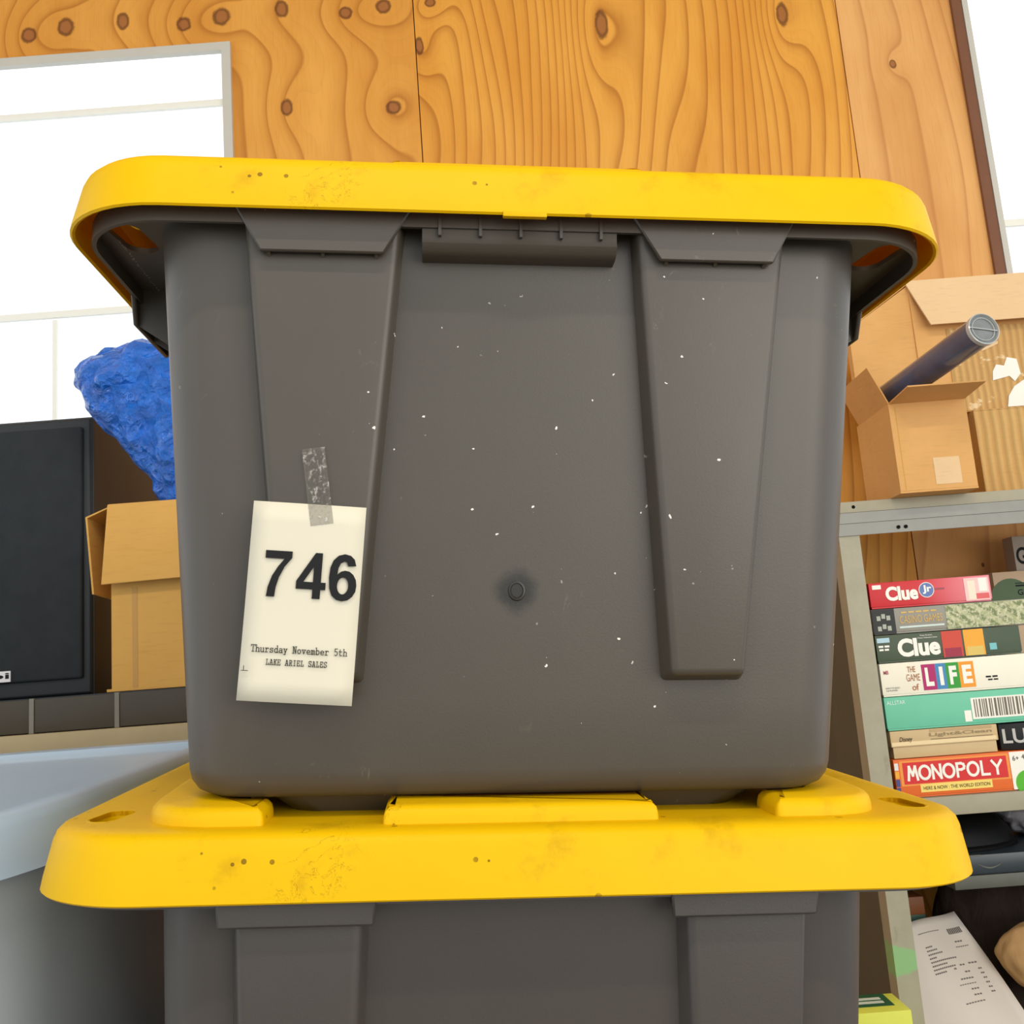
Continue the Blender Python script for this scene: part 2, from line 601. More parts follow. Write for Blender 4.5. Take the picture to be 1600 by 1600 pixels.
def make_tote(name, label, M, mat, upper):
    t = empty(name)
    t.matrix_world = M
    tag(t, label, 'storage tote', 'stacked yellow-lidded totes')
    hb, ht = .181, (.2034 if upper else .192)
    yb, yt = .047, .027
    top = ZR + .008
    br = .034
    # --- body
    rings = []
    for ins, z in ((.016, 0.0), (.009, .0012), (.004, .004), (.001, .009), (0, .015)):
        hw, yf = hb + (ht - hb) * z / ZR, yb - (yb - yt) * z / ZR
        rings.append(lift(rrect(-hw + ins, hw - ins, yf + ins, LD - yf - ins, br - ins * .6), z))
    for k in range(1, 9):
        z = .015 + (top - .015) * k / 8
        hw, yf = hb + (ht - hb) * z / ZR, yb - (yb - yt) * z / ZR
        rings.append(lift(rrect(-hw, hw, yf, LD - yf, br), z))
    body = loft('body', rings, mat, t)
    # foot that drops between the lid mouldings
    loft('base_foot', [lift(rrect(-.128, .128, .075, LD - .075, .02), -.010), lift(rrect(-.140, .140, .064, LD - .064, .02), .0005)], mat, body)
    # raised tapering panels on the end
    yf_at = lambda z: yb - (yb - yt) * z / ZR
    zb = .065
    for sx in (-1, 1):
        if upper:
            f = [(-.125, zb), (-.088, zb), (-.0655, top), (-.150, top)]
            fl, fp = .007, (.027, .014)
        else:
            f = [(-.135, zb), (-.092, zb), (-.083, top), (-.146, top)]
            fl, fp = .013, (.030, .014)
        if sx > 0:
            f = [(-a, z) for a, z in (f[1], f[0], f[3], f[2])]
        if sx > 0 and upper:
            f = [(.0805, zb), (.119, zb), (.148, top), (.0635, top)]
        front = [(a, fp[0] if z == zb else fp[1], z) for a, z in f]
        back = [(a + (-fl if i in (0, 3) else fl), .06, z - (fl if z == zb else 0)) for i, (a, z) in enumerate(f)]
        hexa('rib_panel', front, back, mat, body, .0035 if upper else .004, 3)
    # --- flange under the lid
    fl = plate('flange', lid_outline(.012), SLOTS_BIG, ZR + .006, ZR + .009, mat, t)
    lo, li = lid_outline(.0115), lid_outline(.0140)
    loft('flange_lip', [lift(lo, ZR - .0035), lift(lo, ZR + .008), lift(li, ZR + .008), lift(li, ZR - .0035)], mat, fl, closed=True)
    # --- brackets hanging from the flange
    drop = .0195 if upper else .0135
    zt, zl = ZR + .006, ZR - drop
    gd = .013 if upper else -.004

    def bracket(q, place):
        """q: four (u, z); place maps (u, depth, z) to the tote's frame"""
        b = hexa('bracket', [place(u, .0095, z) for u, z in q], [place(u, .0125, z) for u, z in q], mat, t, .0008 if upper else .0012, 1)
        u0, u1 = q[0][0], q[1][0]
        for u in ((u0 + .004, (u0 + u1) / 2, u1 - .004)):
            hexa('gusset', [place(u - .0009, .012, zl + .001), place(u + .0009, .012, zl + .001), place(u + .0009, .012, zt), place(u - .0009, .012, zt)],
                 [place(u - .0009, .034, zl - gd), place(u + .0009, .034, zl - gd), place(u + .0009, .034, zt), place(u - .0009, .034, zt)], mat, b)
        return b
    front = lambda u, d, z: (u, d, z)
    leftp = lambda u, d, z: (-h + d, u, z)
    rightp = lambda u, d, z: (h - d, u, z)
    if upper:
        bracket([(-.140, zl), (-.075, zl), (-.0600, zt), (-.1545, zt)], front)
        bracket([(.0755, zl), (.1385, zl), (.1520, zt), (.0600, zt)], front)
        for y0 in (.128, .40, .56):
            bracket([(y0 + .012, zl), (y0 + .085, zl), (y0 + .100, zt), (y0, zt)], leftp)
            bracket([(y0 + .012, zl), (y0 + .085, zl), (y0 + .100, zt), (y0, zt)], rightp)
        # moulded trough of the latch between the brackets
        prof = [(.030, zt), (.012, zt), (.0135, ZR - .008), (.0125, ZR - .0115), (.0150, ZR - .0150), (.0195, ZR - .0165), (.030, ZR - .0170)]
        la = loft('latch_trough', [[(x, p[0], p[1]) for p in prof] for x in (-.0545, -.0535, .0510, .0520)], mat, t)
        for k in range(5):
            u = -.045 + k * .022
            box('fin', u - .0008, u + .0008, .0105, .014, ZR - .008, ZR + .004, mat, la)
    else:
        bracket([(-.1535, zl), (-.0765, zl), (-.0755, zt), (-.1550, zt)], front)
        bracket([(.0740, zl), (.1495, zl), (.1515, zt), (.0735, zt)], front)
    # --- lid
    rings = [lift(lid_outline(i), ZR + z) for i, z in
             ((.0028, .0008), (.0012, 0.0), (0, .0010), (.0008, .006), (.0048, .0245), (.0066, .0290), (.0095, .0318), (.0150, .0330), (.0220, .0332))]
    rin = [lift(lid_outline(i), ZR + z) for i, z in ((.0220, .0306), (.0120, .0300), (.0088, .0270), (.0030, .004))]
    lid = loft('lid', rings + rin, YEL, t, closed=True)
    rec = rrect(-.168, .168, .030, LD - .030, .02, 8)
    plate('lid_top', lid_outline(.0215), SLOTS + [rec], ZR + .0306, ZR + .0332, YEL, lid)
    loft('lid_recess', [lift(rec, ZR + .0331), lift(rrect(-.166, .166, .032, LD - .032, .02, 8), ZR + .020), lift(rrect(-.166, .166, .032, LD - .032, .02, 8), ZR + .018),
                        lift(rrect(-.1695, .1695, .0285, LD - .0285, .021, 8), ZR + .0308)], YEL, lid)
    for s in SLOTS:
        cx, cy = sum(p[0] for p in s) / len(s), sum(p[1] for p in s) / len(s)
        big = [(cx + (p[0] - cx) * 1.16, cy + (p[1] - cy) * 1.06) for p in s]
        loft('slot_collar', [lift(s, ZR + .0334), lift(s, ZR + .0190), lift(big, ZR + .0190), lift(big, ZR + .0330)], YEL, lid, closed=True)
    zp = ZR + .0425 if not upper else ZR + .0405
    for fy in (0, 1):
        yy = (lambda y: y) if fy == 0 else (lambda y: LD - y)
        fix = (lambda q: q) if fy == 0 else (lambda q: q[::-1])
        pad('raised_pad', fix(rpoly([(x, yy(y)) for x, y in ((-.0745, .0195), (.0715, .0195), (.0715, .062), (-.0745, .062))], [.004, .004, .003, .003])), ZR + .018, zp, lid)
        for sx in (-1, 1):
            q = [(sx * x, yy(y)) for x, y in ((.1335, .0215), (.1985, .0215), (.2055, .150), (.1690, .150), (.1640, .062), (.1335, .058))]
            rr = [.005, .040, .012, .006, .02, .004]
            if sx < 0:
                q, rr = q[::-1], rr[::-1]
            pad('raised_pad', fix(rpoly(q, rr)) if fy == 0 else rpoly(q[::-1], rr[::-1]), ZR + .018, zp, lid)
    if upper:
        box('latch_tab', -.0115, .0120, -.0006, .003, ZR - .0014, ZR + .002, YEL, lid, .0005)
    return t


lower = make_tote('storage_tote', 'lower dark grey tote with bright yellow lid carrying the other tote', STACK @ Matrix.Translation((0, 0, -ZR)), TOTE_B, False)
upper = make_tote('storage_tote', 'upper dark grey tote with yellow lid and paper number tag on its end',
                  STACK @ Matrix.Translation((-0.001, -0.009, 0.0430)), TOTE_A, True)
# injection point in the middle of the end wall
zg = .1106
yg = .047 - .02 * zg / ZR
ringp = lambda r, y: [(-.002 + r * math.cos(a), y, zg + r * math.sin(a) * 1.15) for a in [2 * math.pi * k / 18 for k in range(18)]]
sp = loft('sprue_mark', [ringp(.0052, yg + .001), ringp(.0046, yg - .0006), ringp(.0036, yg - .0008), ringp(.0030, yg + .0004)], TOTE_A, upper, False, True)

# numbered sheet taped to the upper tote
TAGM = STACK @ Matrix.Translation((-.1159, .0125, .1466)) @ Matrix.Rotation(R(3.4), 4, 'Y') @ Matrix.Rotation(R(1.5), 4, 'X')
tg = empty('number_tag')
tg.matrix_world = TAGM
tag(tg, 'white paper tag printed 746 taped to the upper tote', 'paper tag')
tw, th = .0292, .0514
nx, nz = 6, 10
tv, tf = [], []
for j in range(nz + 1):
    for i in range(nx + 1):
        a, b = i / nx * 2 - 1, j / nz * 2 - 1
        tv.append((a * tw, .0006 * (a * a) - .0012 * max(0, -b) ** 2, b * th))
for j in range(nz):
    for i in range(nx):
        k = j * (nx + 1) + i
        tf.append((k, k + 1, k + nx + 2, k + nx + 1))
sheet = mesh('sheet', tv, tf, PAPER, tg, True)
sheet.modifiers.new('thickness', 'SOLIDIFY').thickness = 0.00025
D7 = [(0, 1), (0, .83), (.39, .83), (.27, .66), (.16, .45), (.09, .2), (.07, 0), (.235, 0), (.25, .2), (.30, .42), (.40, .66), (.54, .86), (.54, 1)]
D4 = [(.34, 0), (.50, 0), (.50, .2), (.60, .2), (.60, .36), (.50, .36), (.50, 1), (.36, 1), (0, .37), (0, .2), (.34, .2)]
D6 = [(.54, .76), (.50, .90), (.42, .98), (.30, 1.01), (.17, .97), (.07, .86), (.015, .70), (0, .48), (.02, .25), (.08, .09), (.17, .01), (.29, -.02), (.41, .01), (.50, .09),
      (.555, .20), (.57, .33), (.55, .46), (.49, .57), (.41, .635), (.32, .65), (.24, .625), (.165, .555), (.18, .70), (.22, .80), (.295, .85), (.345, .83), (.38, .745)]
H4 = [(.34, .36), (.145, .36), (.34, .70)]
H6 = [(.29 + .115 * math.cos(a), .315 + .185 * math.sin(a)) for a in [-2 * math.pi * k / 20 for k in range(20)]]
for k, (pts, hs) in enumerate(((D7, []), (D4, [H4]), (D6, [H6]))):
    fit = lambda q: [(-.0205 + k * .0166 + a * .0252, .0022 + b * .0238) for a, b in q]
    plate('printed_digit', fit(pts), [fit(q) for q in hs], -.0010, -.0006, INK, tg, 'y')
TYPE = plain('typewriter_ink', (46, 46, 44), .8, .1)


# slab letters drawn stroke by stroke, like the typed lines of the tag (cell 6 wide, 10 tall, x-height 6)
GL = {
 'T': ['0,8 0,10 6,10 6,8', '3,10 3,0', '1.5,0 4.5,0'], 'h': ['0,10 1,10 1,0', '0,0 2,0', '1,5 2.5,6 4,6 5,5 5,0', '4,0 6,0'],
 'u': ['0,6 1,6 1,1 2,0 3.5,0 5,1', '4,6 5,6 5,0 6,0'], 'r': ['.5,6 2,6 2,0', '.5,0 4,0', '2,4 3.5,6 5,6 5.6,5'],
 's': ['5,6 5,4.5', '5,5.2 4,6 2,6 1,5.2 1.2,4 3,3.2 5,2.4 5,1 4,0 2,0 1,.8', '1,0 1,1.5'], 'd': ['4,10 5,10 5,0 6,0', '5,4.6 3.6,6 2,6 .6,4.4 .6,1.6 2,0 3.6,0 5,1.4'],
 'a': ['1,5.4 2,6 4,6 5,5 5,0 6,0', '5,3.4 2,3.4 .6,2.4 .6,1 1.6,0 3,0 5,1.4'], 'y': ['0,6 2,6', '1,6 3.2,0', '4,6 6,6', '5,6 2.4,-2.5', '.6,-2.5 3.4,-2.5'],
 'N': ['0,10 1.4,10 4.8,0 4.8,10', '1,10 1,0', '0,0 2,0', '3.8,10 6,10'], 'o': ['3,6 1.4,5.6 .6,3 1.4,.4 3,0 4.6,.4 5.4,3 4.6,5.6 3,6'],
 'v': ['0,6 2,6', '1,6 3,0 5,6', '4,6 6,6'], 'e': ['5.4,3 .6,3 1.2,5.2 3,6 4.8,5.2 5.4,3', '.6,3 1.4,.6 3,0 5.4,.6'],
 'm': ['0,6 .8,6 .8,0', '0,0 1.6,0', '.8,5 2,6 3,5 3,0', '2.6,0 3.6,0', '3,5 4.2,6 5.2,5 5.2,0 6,0'], 'b': ['0,10 1,10 1,0', '1,4.6 2.4,6 4,6 5.4,4.4 5.4,1.6 4,0 2.4,0 1,1.4'],
 '5': ['5,10 1.4,10 1.2,5.6 3,6.2 4.6,5.6 5.4,3.4 4.6,.6 3,0 1,.8'], 't': ['2,9 2,1 3,0 5,.4', '.5,6 4.6,6'],
 'L': ['.5,10 3,10', '1.8,10 1.8,0', '.5,0 5.4,0 5.4,3'], 'A': ['1.6,10 3.2,10 5.2,0', '2.8,10 .8,0', '0,0 2,0', '4,0 6,0', '1.5,3.4 4.6,3.4'],
 'K': ['.4,10 2.4,10', '1.4,10 1.4,0', '.4,0 2.4,0', '5.4,10 1.4,4.6', '2.8,6 5,0 6,0', '4.4,10 6,10'], 'E': ['5.2,7.6 5.2,10 .6,10', '1.4,10 1.4,0', '.6,0 5.4,0 5.4,2.6', '1.4,5.2 4,5.2'],
 'R': ['.4,10 3.6,10 5,9 5,6.4 3.6,5 1.4,5', '1.4,10 1.4,0', '.4,0 2.4,0', '3.2,5 5,0 6,0'], 'I': ['1.4,10 4.6,10', '3,10 3,0', '1.4,0 4.6,0'],
 'S': ['5,10 5,7.6', '5,8.6 4,10 2,10 1,8.6 1,6.6 2,5.6 4,4.6 5.2,3.4 5.2,1.4 4,0 2,0 .9,1.2', '.9,0 .9,2.6'],
}


def typed(name, s, x0, z0, cw, ch, y, mat, parent, lw, font=None):
    v, f = [], []
    for i, c in enumerate(s):
        for st in (font or GL).get(c, []):
            pts = [Vector((x0 + cw * (i + (float(a) + .7) / 7.4), z0 + ch * float(b) / 10)) for a, b in (q.split(',') for q in st.split())]
            for a, b in zip(pts[:-1], pts[1:]):
                d = (b - a).normalized() * lw * .5
                nn = Vector((-d.y, d.x))
                k = len(v)
                v += [(p.x, y - (len(f) % 11) * 3e-5, p.y) for p in (a - d - nn, b + d - nn, b + d + nn, a - d + nn)]
                f.append((k, k + 1, k + 2, k + 3))
    return mesh(name, v, f, mat, parent)


typed('printed_date', 'Thursday November 5th', -.0240, -.0262, .00234, .0034, -.0013, TYPE, tg, .00040)
typed('printed_seller', 'LAKE ARIEL SALES', -.0160, -.0325, .00196, .0027, -.0014, TYPE, tg, .00036)
cm = [box('crop_mark', -tw + .0012, -tw + .0048, -.00205, -.0019, -.0362, -.0359, INK, tg), box('crop_mark', -tw + .0024, -tw + .0027, -.00205, -.0019, -.0362, -.0335, INK, tg)]

nb = NB('clear_tape')
o_ = nb.obj()
crk = nb.step(nb.noise(o_, 260, 5, 0.75), 0.50, 0.66)
TAPE = nb.done(nb.mix(crk, srgb(120, 112, 100), srgb(205, 198, 186)), 0.25, 0.6)
nb.put(nb.b.inputs['Alpha'], crk * 0.40 + 0.20)
tape = box('tape_strip', -.0060, .0060, -.0002, 0, -.0205, .0205, TAPE, tg)
tape.matrix_local = TAGM.inverted() @ STACK @ Matrix.Translation((-.1092, .0108, .2073)) @ Matrix.Rotation(R(-7.5), 4, 'Y') @ Matrix.Rotation(R(1.5), 4, 'X')

# sloping block of floor that carries the stack (below the picture)
plinth = box('floor_ramp', -.36, .36, -.02, .84, -1.2, -ZR - .011, CONC)
plinth.matrix_world = STACK
tag(plinth, kind='structure')

# ------------------------------------------------------------------ left side: grey bin, shelf, speaker, carton, blue bag
BINM = mat_tote('grey_bin_plastic', (176, 182, 184), (188, 194, 196), 0.0)
BINL = mat_tote('pale_bin_lid_plastic', (164, 184, 204), (178, 198, 216), 0.0)
bn = empty('storage_bin', (-.303, .47, 1.2338), (R(2.3), 0, R(0)))
tag(bn, 'pale blue-grey storage bin with flat lid left of the lower tote', 'storage bin')
bx0, bx1, by0, by1 = -.70, 0.0, 0.0, .605
bring = lambda ins, z: lift(rrect4(bx0 + ins, bx1 - ins, by0 + ins, by1 - ins, .20 - ins, max(.05 - ins, .01)), z)
loft('lid', [bring(i_, z_) for i_, z_ in ((.018, -.034), (.000, -.036), (.002, -.030), (.0055, -.008), (.009, -.002), (.014, 0.0), (.030, -.001), (.036, -.007), (.048, -.0085))], BINL, bn)
loft('body', [bring(i_, z_) for i_, z_ in ((.045, -.42), (.036, -.30), (.020, -.06), (.018, -.032))], BINM, bn)
tag(box('floor_step', -1.05, -.40, .48, 1.12, 0.001, .80, CONC), kind='structure')

# shelf board with a row of dark drawers
WOODT = plain('tan_shelf_board', (176, 158, 122), .7, .3)
sh = empty('wall_shelf', (-1.0, 1.45, 1.2470))
tag(sh, 'tan wooden shelf board under the black drawers on the left', 'shelf')
box('board', -.75, .62, 0, .55, -.006, .0185, WOODT, sh, .001)
for sx in (-.55, .45):
    box('post', sx - .02, sx + .02, .50, .54, -1.246, -.0065, WOODT, sh)
    box('post', sx - .02, sx + .02, .06, .10, -1.246, -.0065, WOODT, sh)
dr = empty('drawer_unit', (-1.0, 1.485, 1.2660))
tag(dr, 'low black drawer row below the speaker and the cardboard box', 'drawer unit')
DRK = plain('dark_drawer_plastic', (70, 63, 52), .45, .25, var=.2, scale=9)
DRG = plain('drawer_divider_grey', (118, 112, 100), .5)
box('casing', -.70, .60, .006, .50, 0, .0525, BLACK, dr, .001)
xs_ = [-.70, -.4315, .2535 - .12 + .115, .3815, .60]
xs_ = [-.70, -.35, -.02, P(52, 1115, 1.49).x + 1.0, P(185, 1115, 1.49).x + 1.0, .60]
for a, b in zip(xs_[:-1], xs_[1:]):
    box('drawer_front', a + .004, b - .004, 0, .006, .001, .0505, DRK, dr, .001)
for a in xs_[1:-1]:
    box('divider', a - .0035, a + .0035, -.001, .006, 0, .0520, DRG, dr)

# speaker
spk = empty('speaker', (-.744, 1.70, 1.3190))
tag(spk, 'black box speaker with dark grille cover in front of the left window', 'speaker')
CAB = plain('speaker_cabinet', (40, 42, 44), .5, .35, var=.15)
box('cabinet', -.40, 0, 0.0, .44, 0, .499, CAB, spk, .004)
hexa('cabinet_frame', [(-.40, -.006, .006), (-.006, -.006, .006), (-.006, -.006, .493), (-.40, -.006, .493)],
     [(-.40, .002, .001), (-.001, .002, .001), (-.001, .002, .498), (-.40, .002, .498)], CAB, spk, .002)
nb = NB('speaker_grille_cloth')
o_ = nb.obj()
nb.bump(nb.noise(o_, 900, 2), .3, .001)
GRL = nb.done(nb.mix(nb.noise(o_, 30, 3), srgb(34, 37, 40), srgb(46, 49, 52)), .8, .25)
box('grille', -.386, -.016, -.014, -.004, .030, .478, GRL, spk, .005, 3)
lx0, lx1 = P(0, 1056, 1.69).x + .744 - .040, P(19, 1056, 1.69).x + .744
lz0, lz1 = P(10, 1066, 1.69).z - 1.319, P(10, 1049, 1.69).z - 1.319
bd = box('badge', lx0, lx1, -.0160, -.0138, lz0, lz1, plain('silver_badge', (226, 222, 222), .4, .5), spk)
write('badge_lettering', 'epi', lx0 + .003, lx1 - .002, lz0 + .002, lz1 - .003, -.0163, INK, bd, .02)

# open cardboard carton with the blue bag
ct = empty('cardboard_box', (-.638, 1.50, 1.3195))
tag(ct, 'open cardboard box beside the speaker with blue plastic coming out', 'cardboard box')
CW, CDp, CH = .36, .26, .288
box('base', 0, CW, 0, CDp, 0, .004, CARD_Y, ct)
hexa('front_wall', [(.010, 0, .004), (CW, 0, .004), (CW, 0, CH), (.006, 0, CH)], [(.010, .004, .004), (CW, .004, .004), (CW, .004, CH), (.006, .004, CH)], CARD_Y, ct)
box('back_wall', .006, CW, CDp - .004, CDp, .004, CH, CARD_Y, ct)
box('side_wall', .006, .010, .004, CDp - .004, .004, CH, CARD_Y, ct)
box('side_wall', CW - .004, CW, .004, CDp - .004, .004, CH, CARD_Y, ct)
hexa('flap', [(0, -.020, CH - .125), (CW, -.022, CH - .118), (CW, -.006, CH + .002), (.004, -.005, CH + .002)],
     [(0, -.017, CH - .125), (CW, -.019, CH - .118), (CW, -.001, CH + .004), (.004, -.001, CH + .004)], CARD_Y, ct, .0008, 1)
hexa('flap', [(-.034, .004, CH - .016), (-.034, .16, CH - .022), (.004, .16, CH), (.004, .006, CH)],
     [(-.034, .004, CH - .013), (-.034, .16, CH - .019), (.006, .16, CH + .003), (.006, .006, CH + .003)], CARD_Y, ct)
hexa('flap', [(-.024, .004, CH - .136), (-.024, .16, CH - .142), (-.0345, .16, CH - .016), (-.0345, .004, CH - .0135)],
     [(-.021, .004, CH - .136), (-.021, .16, CH - .142), (-.0315, .16, CH - .016), (-.0315, .004, CH - .0135)], CARD_Y, ct)
box('tape_seam', .040, .048, -.0004, 0, .004, CH - .13, plain('kraft_tape', (186, 138, 66), .6), ct)

nb = NB('blue_tarp_plastic')
o_ = nb.obj()
BLU_n = nb.noise(o_, 38, 6, .7, .6)
vo_ = nb.node('ShaderNodeTexVoronoi')
vo_.inputs['Scale'].default_value = 70
nb.put(vo_.inputs['Vector'], o_)
nb.bump(BLU_n * 1.0 + V(nb, vo_.outputs['Distance']) * .45, 1.0, .022)
BLU = nb.done(nb.mix(BLU_n, srgb(0, 88, 206), srgb(6, 128, 236)), .10, 1.0)
prof = [(1.500, -.560, -.44, .03), (1.612, -.574, -.40, .05), (1.660, -.600, -.36, .06), (1.700, -.632, -.34, .07), (1.740, -.660, -.33, .075), (1.775, -.688, -.33, .08),
        (1.805, -.710, -.34, .08), (1.835, -.722, -.35, .08), (1.862, -.727, -.37, .075), (1.882, -.714, -.39, .065), (1.895, -.690, -.43, .045), (1.900, -.640, -.50, .015)]
rings = []
nn_ = 72
for z, xl, xr, dd in prof:
    ring = []
    for k in range(nn_):
        a = 2 * math.pi * k / nn_
        cx, hw = (xl + xr) / 2, (xr - xl) / 2
        q = math.cos(a)
        ring.append(Vector((cx + hw * math.copysign(abs(q) ** .8, q), 1.600 + dd * math.sin(a), z)))
    rings.append(ring)
fine = []
for i in range(len(rings) - 1):
    for t_ in (0, .25, .5, .75):
        fine.append([a.lerp(b, t_) for a, b in zip(rings[i], rings[i + 1])])
fine.append(rings[-1])
for ring in fine:
    for p in ring:
        amp = .012 if p.z > 1.63 else .002
        p += noise.noise_vector(p * 14) * amp * .9 + noise.noise_vector(p * 38) * amp * .6
        p.y -= abs(noise.noise(p * 24)) * amp * 1.6
bag = loft('plastic_bag', fine, BLU)
tag(bag, 'crumpled shiny blue plastic sheet sticking out of the open box', 'plastic sheet')

# ------------------------------------------------------------------ right side: shelving unit
SF = 2.10
su = empty('shelving_unit', (.705, SF, 0))
tag(su, 'beige grey steel shelving unit holding the games and cartons', 'shelving unit')
nb = NB('worn_post_steel')
x_, y_, z_ = nb.xyz()
o_ = nb.obj()
pc = nb.mix(nb.noise(o_, 18, 5, .7), srgb(150, 144, 120), srgb(178, 170, 146))
pc = nb.mix(nb.step(nb.noise(nb.vec(x_ * 40, y_, z_ * 12), 1, 4, .7), .62, .78) * .5, pc, srgb(110, 102, 84))
gz = P(1425, 1500, SF).z
gm = (1 - nb.step((z_ - gz).fn('ABSOLUTE') + x_ * .35 + (nb.noise(o_, 30, 3) - .5) * .03, .028, .036))
pc = nb.mix(gm * .75, pc, srgb(132, 190, 120))
POST = nb.done(pc, .5, .4)
DKST = plain('side_sheet_steel', (92, 90, 76), .6, .3, var=.15)


def post(x, y, sx, sy):
    """L-shaped angle post"""
    q = [(0, 0), (sx * .045, 0), (sx * .045, sy * .003), (sx * .003, sy * .003), (sx * .003, sy * .045), (0, sy * .045)]
    o = loft('post', [[(x + a, y + b, 0.001) for a, b in q], [(x + a, y + b, 1.606) for a, b in q]], POST, su, smooth=False)
    return o


p0 = post(0, 0, 1, 1)
post(0, .44, 1, -1)
post(.95, 0, -1, 1)
post(.95, .44, -1, -1)
box('side_panel', .0035, .0050, .046, .394, .30, 1.54, DKST, su)


def shelf(z0, z1, lip):
    s = box('shelf', .004, .946, .0045, .436, z1 - .004, z1, STEEL, su)
    if lip == 2:
        box('shelf_lip', -.002, .952, -.006, .0005, z1 - .024, z1, STEEL, s, .001)
        hexa('shelf_lip', [(-.002, -.0058, z1 - .0475), (.952, -.0058, z1 - .0475), (.952, -.0058, z1 - .0245), (-.002, -.0058, z1 - .0245)],
             [(-.002, .006, z1 - .0475), (.952, .006, z1 - .0475), (.952, 0, z1 - .0245), (-.002, 0, z1 - .0245)], STEEL_B, s)
        box('shelf_lip', -.002, .952, -.004, 0, z0, z1 - .048, STEEL_B, s)
        for dx, dz in ((.038, -.012), (.130, -.063), (.146, -.063)):
            cyl('bolt_hole', (dx, -.0066, z1 + dz), (dx, -.002, z1 + dz), .004, .004, DARKHOLE, s, 10)
    else:
        box('shelf_lip', -.002, .952, -.006, 0, z0, z1, STEEL, s, .002)
    return s


shelf(1.543, 1.617, 2)
shelf(.9470, .9850, 1)
shelf(.380, .420, 1)

# ------------------------------------------------------------------ board games
pal = {}


def col(r, g_, b, rough=.45):
    k = (r, g_, b)
    if k not in pal:
        pal[k] = plain('print_%d_%d_%d' % k, k, rough, .35, var=.05, scale=20)
    return pal[k]


GY = SF + .004


def game(label, x0, x1, z0, z1, mat, depth=.25, lip=None):
    o = empty('board_game_box', (x0, GY, z0))
    tag(o, label, 'board game', 'board games on the shelf')
    w, hh = x1 - x0, z1 - z0
    if lip:
        box('tray', .004, w - .004, .003, depth - .003, 0.0005, lip, mat, o, .001)
        box('lid', 0, w, 0, depth, lip, hh - .0005, mat, o, .0015)
    else:
        box('lid', 0, w, 0, depth, .004, hh - .0005, mat, o, .0015)
        box('tray', .002, w - .002, .002, depth - .002, .0005, .004, mat, o)
    return o, w, hh


def dashes(o, x0, x1, z0, z1, mat, n):
    w_ = (x1 - x0) / n
    for k in range(n):
        panel('print_rule', x0 + k * w_, x0 + (k + .78) * w_, z0, z1, -.0003, mat, o)


WHT = col(246, 240, 226)
x0 = .757
# bottom: red and orange money game
o, w, hh = game('orange and red MONOPOLY board game box at the bottom of the stack', x0 + .001, x0 + .400, .9855, 1.0655, col(232, 108, 40), .26)
panel('print_panel', .018, .236, .028, .072, -.0003, col(214, 36, 34), o)
fr = panel('print_panel', .012, .241, .0245, .0755, -.0001, col(240, 150, 60), o, .0002)
GS = {'M': ['.2,0 1.2,10 3,3.4 4.8,10 5.8,0'], 'N': ['.6,0 .6,10 5.4,0 5.4,10'], 'P': ['.8,0 .8,10 3.4,10 4.8,9.2 5.2,7.6 4.8,6 3.4,5.2 .8,5.2'],
      'L': ['1,10 1,0 5.2,0'], 'Y': ['.2,10 3,5 5.8,10', '3,5 3,0'],
      'O': [' '.join('%.2f,%.2f' % (3 + 3.2 * math.cos(2 * math.pi * k / 20), 5 + 5 * math.sin(2 * math.pi * k / 20)) for k in range(21))]}
typed('printed_title', 'MONOPOLY', .0245, .037, .0253, .026, -.0012, WHT, o, .0052, GS)
panel('print_panel', .050, .200, .010, .0265, -.0003, col(246, 214, 110), o)
write('printed_subtitle', 'HERE & NOW : THE WORLD EDITION', .056, .195, .0145, .0215, -.0012, INK, o)
panel('print_panel', .243, .399, .002, .078, -.0003, WHT, o)
cyl('print_disc', (.275, -.0010, .014), (.275, -.0004, .014), .026, .026, col(84, 180, 30), o)
write('printed_age', '6+', .249, .262, .060, .070, -.0012, INK, o)
write('printed_age', '4+', .268, .282, .062, .072, -.0012, INK, o)
for k, c_ in enumerate((col(60, 70, 130), col(60, 70, 130), col(240, 170, 40), col(230, 226, 220))):
    panel('print_patch', .001, .009, .008 + k * .0165, .0225 + k * .0165, -.0003, c_, o)
# tan storybook game
TAN = col(206, 176, 128)
o, w, hh = game('tan DISNEY game box lying between the green and the orange one', x0 + .002, .985, 1.0660, 1.1235, TAN, .24, .024)
panel('print_panel', .001, .222, .026, .034, -.0002, col(236, 210, 160), o)
write('printed_title', 'Disney', .018, .046, .032, .044, -.0010, INK, o, .004, .3)
write('printed_title', 'Light&Clean', .082, .214, .0395, .0485, -.0010, col(150, 128, 88), o, .02)
panel('print_rule', .084, .215, .0350, .0362, -.0002, col(110, 92, 62), o)
panel('print_panel', .084, .215, .0500, .0555, -.0002, col(188, 158, 112), o)
# mint green box
MINT = col(110, 196, 160)
o, w, hh = game('mint green ALLSTAR game box with a barcode', x0 - .001, x0 + .40, 1.1240, 1.1940, MINT, .27)
write('printed_title', 'ALLSTAR', .005, .044, .054, .062, -.0008, col(222, 244, 232), o)
panel('label_sticker', .182, .32, .012, .056, -.0003, WHT, o)
random.seed(4)
xx = .188
while xx < .30:
    wbar = random.choice((.002, .003, .0045))
    panel('barcode_bar', xx, xx + wbar, .016, .053, -.0008, col(110, 96, 84), o)
    xx += wbar + random.choice((.002, .003, .004))
panel('label_sticker', .1655, .180, .008, .031, -.0003, WHT, o)
